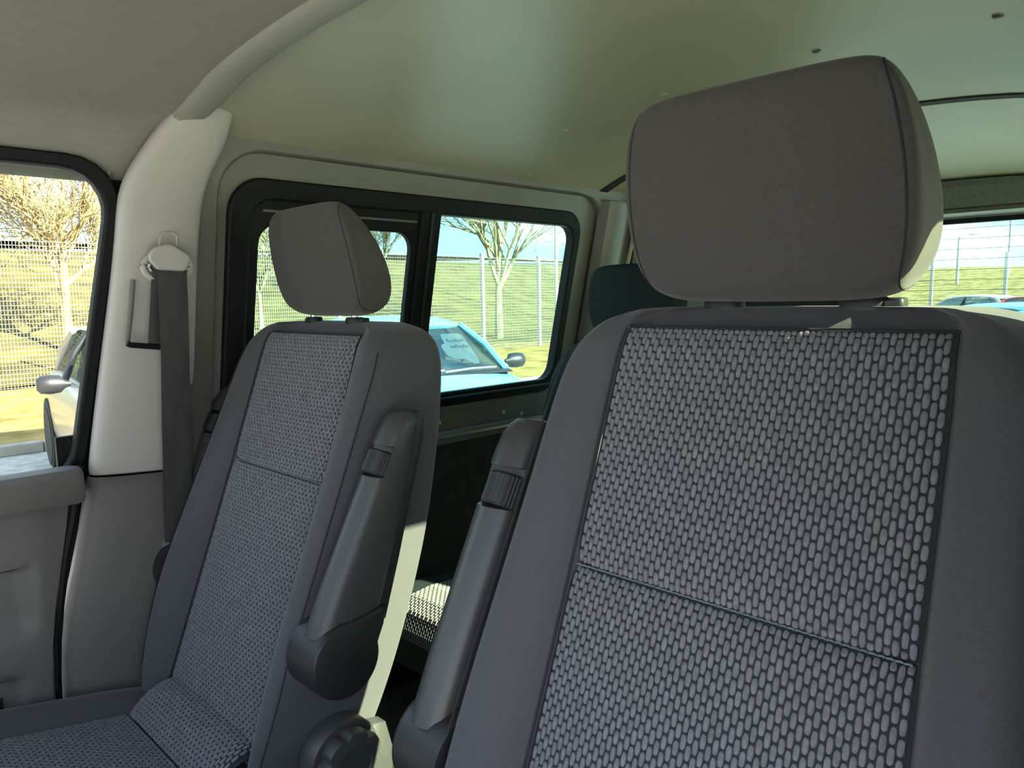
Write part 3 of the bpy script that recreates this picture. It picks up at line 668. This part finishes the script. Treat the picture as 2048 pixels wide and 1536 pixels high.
p = at(-110, 23); tree('second golden bare tree at the far left edge of the door window', (p[0], p[1], hgt(p[0], p[1])), 8, 7.0, .85, 'bark', 5, .012, 1.0)
p = at(997, 27.5); tree('slender bare tree seen through the rear half of the side window', (p[0], p[1], hgt(p[0], p[1])), 15, 9.6, .80, 'bark2', 5, .010)
p = at(520, 25.0); tree('bare tree behind the left front headrest at the front of the sliding window', (p[0], p[1], hgt(p[0], p[1])), 22, 5.4, .8, 'bark2', 5, .011)
p = at(770, 31.0); tree('bare tree right of the left front headrest by the window divider', (p[0], p[1], hgt(p[0], p[1])), 29, 5.6, .8, 'bark2', 5, .011)
# ------------------------------------------------------------------ lamp posts
def lamp(label, loc, h, arm, rz):
    root = empty('lamp_post', loc, rz); tag(root, label, 'lamp post', 'street lamp posts')
    mk('pole', *tube([(0, 0, 0), (0, 0, h * .6), (0, 0, h - .25), (.04, 0, h - .08)], [.09, .07, .06, .055], 10), 'lamp', root)
    mk('lamp_arm', *tube([(0.0, 0, h - .12), (.06, 0, h - .04), (.25, 0, h + .02), (arm, 0, h + .10)], .04, 8), 'lamp', root)
    mk('lamp_head', *loft([[(x, y * w, h + .10 + z) for y, z in ((-1, 0), (-.7, .06), (.7, .06), (1, 0), (.7, -.05), (-.7, -.05))] for x, w in ((arm - .1, .05), (arm + .1, .12), (arm + .5, .12), (arm + .62, .05))]), 'lamp', root)
CR = math.atan2(_y[0], _x[0])
p = at(1113, 34); lamp('thin pale lamp post outside the rear edge of the side window', (p[0], p[1], hgt(p[0], p[1])), 8.5, 1.0, CR)
p = at(2013, 46); lamp('tall lamp post with arm to the left in the rear window', (p[0], p[1], hgt(p[0], p[1])), 4.9 , 1.0, CR + math.pi)
p = at(1912, 46); lamp('smaller lamp post with arm to the right in the rear window', (p[0], p[1], hgt(p[0], p[1])), 2.9, .7, CR)

# ------------------------------------------------------------------ cars
def car(label, loc, fx, fy, paint, full=True, group='parked cars'):
    root = empty('parked_car', loc, math.atan2(fy, fx)); tag(root, label, 'car', group)
    S = [(2.05, .58, .34, .52, .54), (2.0, .70, .25, .62, .64), (1.85, .80, .20, .72, .75), (1.5, .86, .18, .80, .86), (1.1, .875, .18, .87, .945), (.80, .88, .18, .92, .985), (.5, .88, .18, .94, .985), (-.6, .88, .18, .95, .985), (-1.5, .87, .2, .96, .98), (-1.8, .83, .22, .95, .96), (-1.98, .74, .28, .90, .91), (-2.05, .62, .38, .84, .85)]
    secs = []
    for x, w, zb, zs, zt in S:
        h = [(w * .80, zb), (w * .97, zb + .06), (w, (zb + zs) / 2), (w * .985, zs - .08), (w * .93, zs - .005), (w * .6, zt), (w * .2, zt + .012)]
        secs.append([(x, y, z) for y, z in h] + [(x, -y, z) for y, z in h[::-1]])
    body = mk('car_body', *loft(secs), paint, root, sub=1)
    R0, R1 = .12, -1.38
    rs = []
    for x, w, z in ((R0 + .10, .545, 1.385), (R0, .56, 1.405), (-.3, .575, 1.438), (-.8, .57, 1.44), (-1.2, .555, 1.42), (R1, .54, 1.385)):
        h = [(w, z - .045), (w * .97, z - .015), (w * .8, z + .004), (w * .3, z + .02)]
        rs.append([(x, y, zz) for y, zz in h] + [(x, -y, zz) for y, zz in h[::-1]] + [(x, -w * .9, z - .05), (x, w * .9, z - .05)])
    mk('roof', *loft(rs), paint, root, angle=60)
    A = (.93, .70, .955); B = (R0 + .10, .545, 1.36); C = (R1, .54, 1.36); D = (-1.80, .66, .95)
    for s in (-1, 1):
        q = lambda p: (p[0], s * p[1], p[2])
        mk('pillar', *tube([q(A), q(((A[0] + B[0]) / 2 + .03, .645, 1.175)), q(B)], .035, 8), paint, root)
        mk('pillar', *tube([q((-.30, .80, .95)), q((-.34, .70, 1.2)), q((-.36, .565, 1.37))], .035, 6), 'dark', root)
        mk('pillar', *tube([q(D), q((-1.62, .62, 1.18)), q(C)], .06, 8), paint, root)
        sw = [q((.80, .76, .96)), q((.16, .60, 1.35)), q((-1.3, .575, 1.36)), q((-1.68, .70, .97))]
        mk('side_window', sw + [(x, y - s * .006, z) for x, y, z in sw], [(0, 1, 2, 3), (4, 7, 6, 5), (0, 4, 5, 1), (1, 5, 6, 2), (2, 6, 7, 3), (3, 7, 4, 0)], 'cglass', root, smooth=False)
        mr = mk('mirror', *loft([[(.56 + dx + .085 * k * math.cos(a) * .8, s * (.86 + t), 1.0 + .075 * k * math.sin(a)) for a in np.linspace(0, 2 * math.pi, 13)[:-1]] for t, k, dx in ((.0, .25, .04), (.04, .45, .03), (.07, .95, 0), (.14, 1.05, 0), (.21, .95, 0), (.235, .6, .0))]), 'dark', root)
        for xw in (1.28, -1.28):
            wh = mk('wheel', *loft([[(xw + r * math.cos(a), s * y, .31 + r * math.sin(a)) for a in np.linspace(0, 2 * math.pi, 25)[:-1]] for r, y in ((.28, .70), (.31, .72), (.312, .86), (.295, .885), (.21, .885))]), 'tyre', root)
            mk('rim', *disc((xw, s * .872, .31), (0, s, 0), .205, .012, 20, .19), 'rim', wh)
            mk('wheel_arch', *disc((xw, s * .845, .33), (0, s, 0), .365, .03, 28), 'tyre', root)
        mk('headlamp', *loft([[(x, s * y, z) for y, z in ((.44, .60), (.70, .63), (.70, .72), (.50, .69))] for x in (1.83, 1.955)]), 'lampc', root, bevel=.02)
        sp = [(-.12, .62), (-.14, .98), (-.10, 1.16), (-.02, 1.20), (.03, 1.16), (.06, .95), (.06, .62)]
        mk('front_seat_back', *loft([[(-.35 + x, s * .37 + w, z) for x, z in sp] for w in (-.22, .22)]), 'cin', root, bevel=.04)
    V, Fc = [], []
    for (p0, p1) in ((A, B), (D, C)):
        rows = []
        for t in np.linspace(0, 1, 5):
            x = p0[0] + (p1[0] - p0[0]) * t; w = p0[1] + (p1[1] - p0[1]) * t; z = p0[2] + (p1[2] - p0[2]) * t
            bow = .10 if p0 is A else -.08
            rows.append([(x + bow * (1 - (y / w) ** 2), y, z + .01 * (1 - (y / w) ** 2)) for y in np.linspace(-w, w, 9)])
        rows2 = [[(x, y, z - .006) for x, y, z in r] for r in rows]
        v, f = loft(rows, closed=False); v2, f2 = loft(rows2, closed=False)
        mk('windscreen' if p0 is A else 'rear_screen', *merge((v, f), (v2, f2)), 'cglass', root)
    mk('dashboard', *loft([[(x, y, z) for x, z in ((1.0, .93), (.75, .985), (.45, .99), (.35, .93), (.35, .9), (1.0, .9))] for y in (-.68, .68)]), 'cin', root, angle=40)
    mk('cowl', *loft([[(x + .10 * (1 - (y / .72) ** 2), y, z) for x, z in ((.90, .965), (1.0, .955), (1.04, .94), (.9, .93))] for y in np.linspace(-.72, .72, 9)]), 'dark', root, angle=40)
    if full:
        for y0, y1 in ((-.55, .02), (.02, .58)):
            mk('wiper', *tube([(1.06 - .09 * (y0 / .7) ** 2, y0, .975), (1.03, (y0 + y1) / 2, .992), (1.02 - .09 * (y1 / .7) ** 2, y1, .985)], .010, 6), 'rim', root)
        mk('grille', *loft([[(x, y, z) for x, z in ((1.95, .40), (2.06, .40), (2.05, .50), (1.95, .50))] for y in (-.4, .4)]), 'dark', root)
    return root
blue = mat('blue_car_paint', (0.16, 0.36, 0.42), 0.3, coat=.6)
silver = mat('silver_car_paint', (0.36, 0.34, 0.31), 0.35, metal=.25, coat=.4)
blue2 = mat('deep_blue_car_paint', (0.045, 0.16, 0.28), 0.3, coat=.6)
white = mat('white_car_paint', (0.5, 0.5, 0.48), 0.4); red = mat('red_car_paint', (0.36, 0.03, 0.03), 0.35, coat=.4)
FB = Vector((.95, -.31, 0)).normalized(); BP = Vector(at(876, 6.75)) - FB * .97
cb = car('light blue parked car with a paper notice in its windscreen', BP, .95, -.31, blue)
cs = car('silver parked car beyond the left door window', at(322, 7.0), .99, -.14, silver)
p = at(1985, 9.9); c3 = car('blue parked car whose roof shows at the bottom of the rear window', p, -.4, -.9, blue2)
p = at(1935, 26); car('small distant white car in front of the far fence', p, -.9, .4, white, False)
p = at(2064, 21); car('small distant red car at the right edge of the rear window', p, -.5, -.8, red, False)
# paper notice taped inside the windscreen
nt_ = empty('paper_notice', (0, 0, 0)); nt_.parent = None
nt_.matrix_world = cb.matrix_basis if False else Matrix.Translation(BP) @ Matrix.Rotation(math.atan2(-.31, .95), 4, 'Z')
def ws(y, t):   # point just behind the blue car's windscreen
    A = (.93, .70, .955); B = (.22, .545, 1.36)
    w = A[1] + (B[1] - A[1]) * t
    return (A[0] + (B[0] - A[0]) * t + .10 * (1 - (y / w) ** 2) - .012, y, A[2] + (B[2] - A[2]) * t + .01 * (1 - (y / w) ** 2) - .012)
lp = [(.02, .62), (.03, .80), (.05, .84), (.26, .84), (.285, .80), (.28, .30), (.26, .17), (.20, .17), (.14, .27), (.02, .29), (-.03, .36), (-.04, .55), (-.02, .60)]
PYO = .20
V = [ws(y + PYO, t) for y, t in lp]; n = len(V)
mk('paper_sheet', V + [(x - .003, y, z - .002) for x, y, z in V], [tuple(range(n)), tuple(range(2 * n - 1, n - 1, -1))] + [(j, (j + 1) % n, n + (j + 1) % n, n + j) for j in range(n)], 'paper', nt_, smooth=False)
ink = []
for r_ in range(2):
    for k in range(7):
        y = .06 + k * .030 + PYO; t = .66 - r_ * .13; hgt_ = .05 if (k + r_) % 3 else .09
        a, b, c = ws(y, t), ws(y + .010, t + hgt_ * .6), ws(y + .018, t - .02)
        ink.append(tube([(q[0] + .004, q[1], q[2] + .004) for q in (a, b, c)], .003, 4))
mk('handwriting', *merge(*ink), 'ink', nt_)
tag(nt_, 'white paper notice with faint writing inside the blue car windscreen', 'notice')
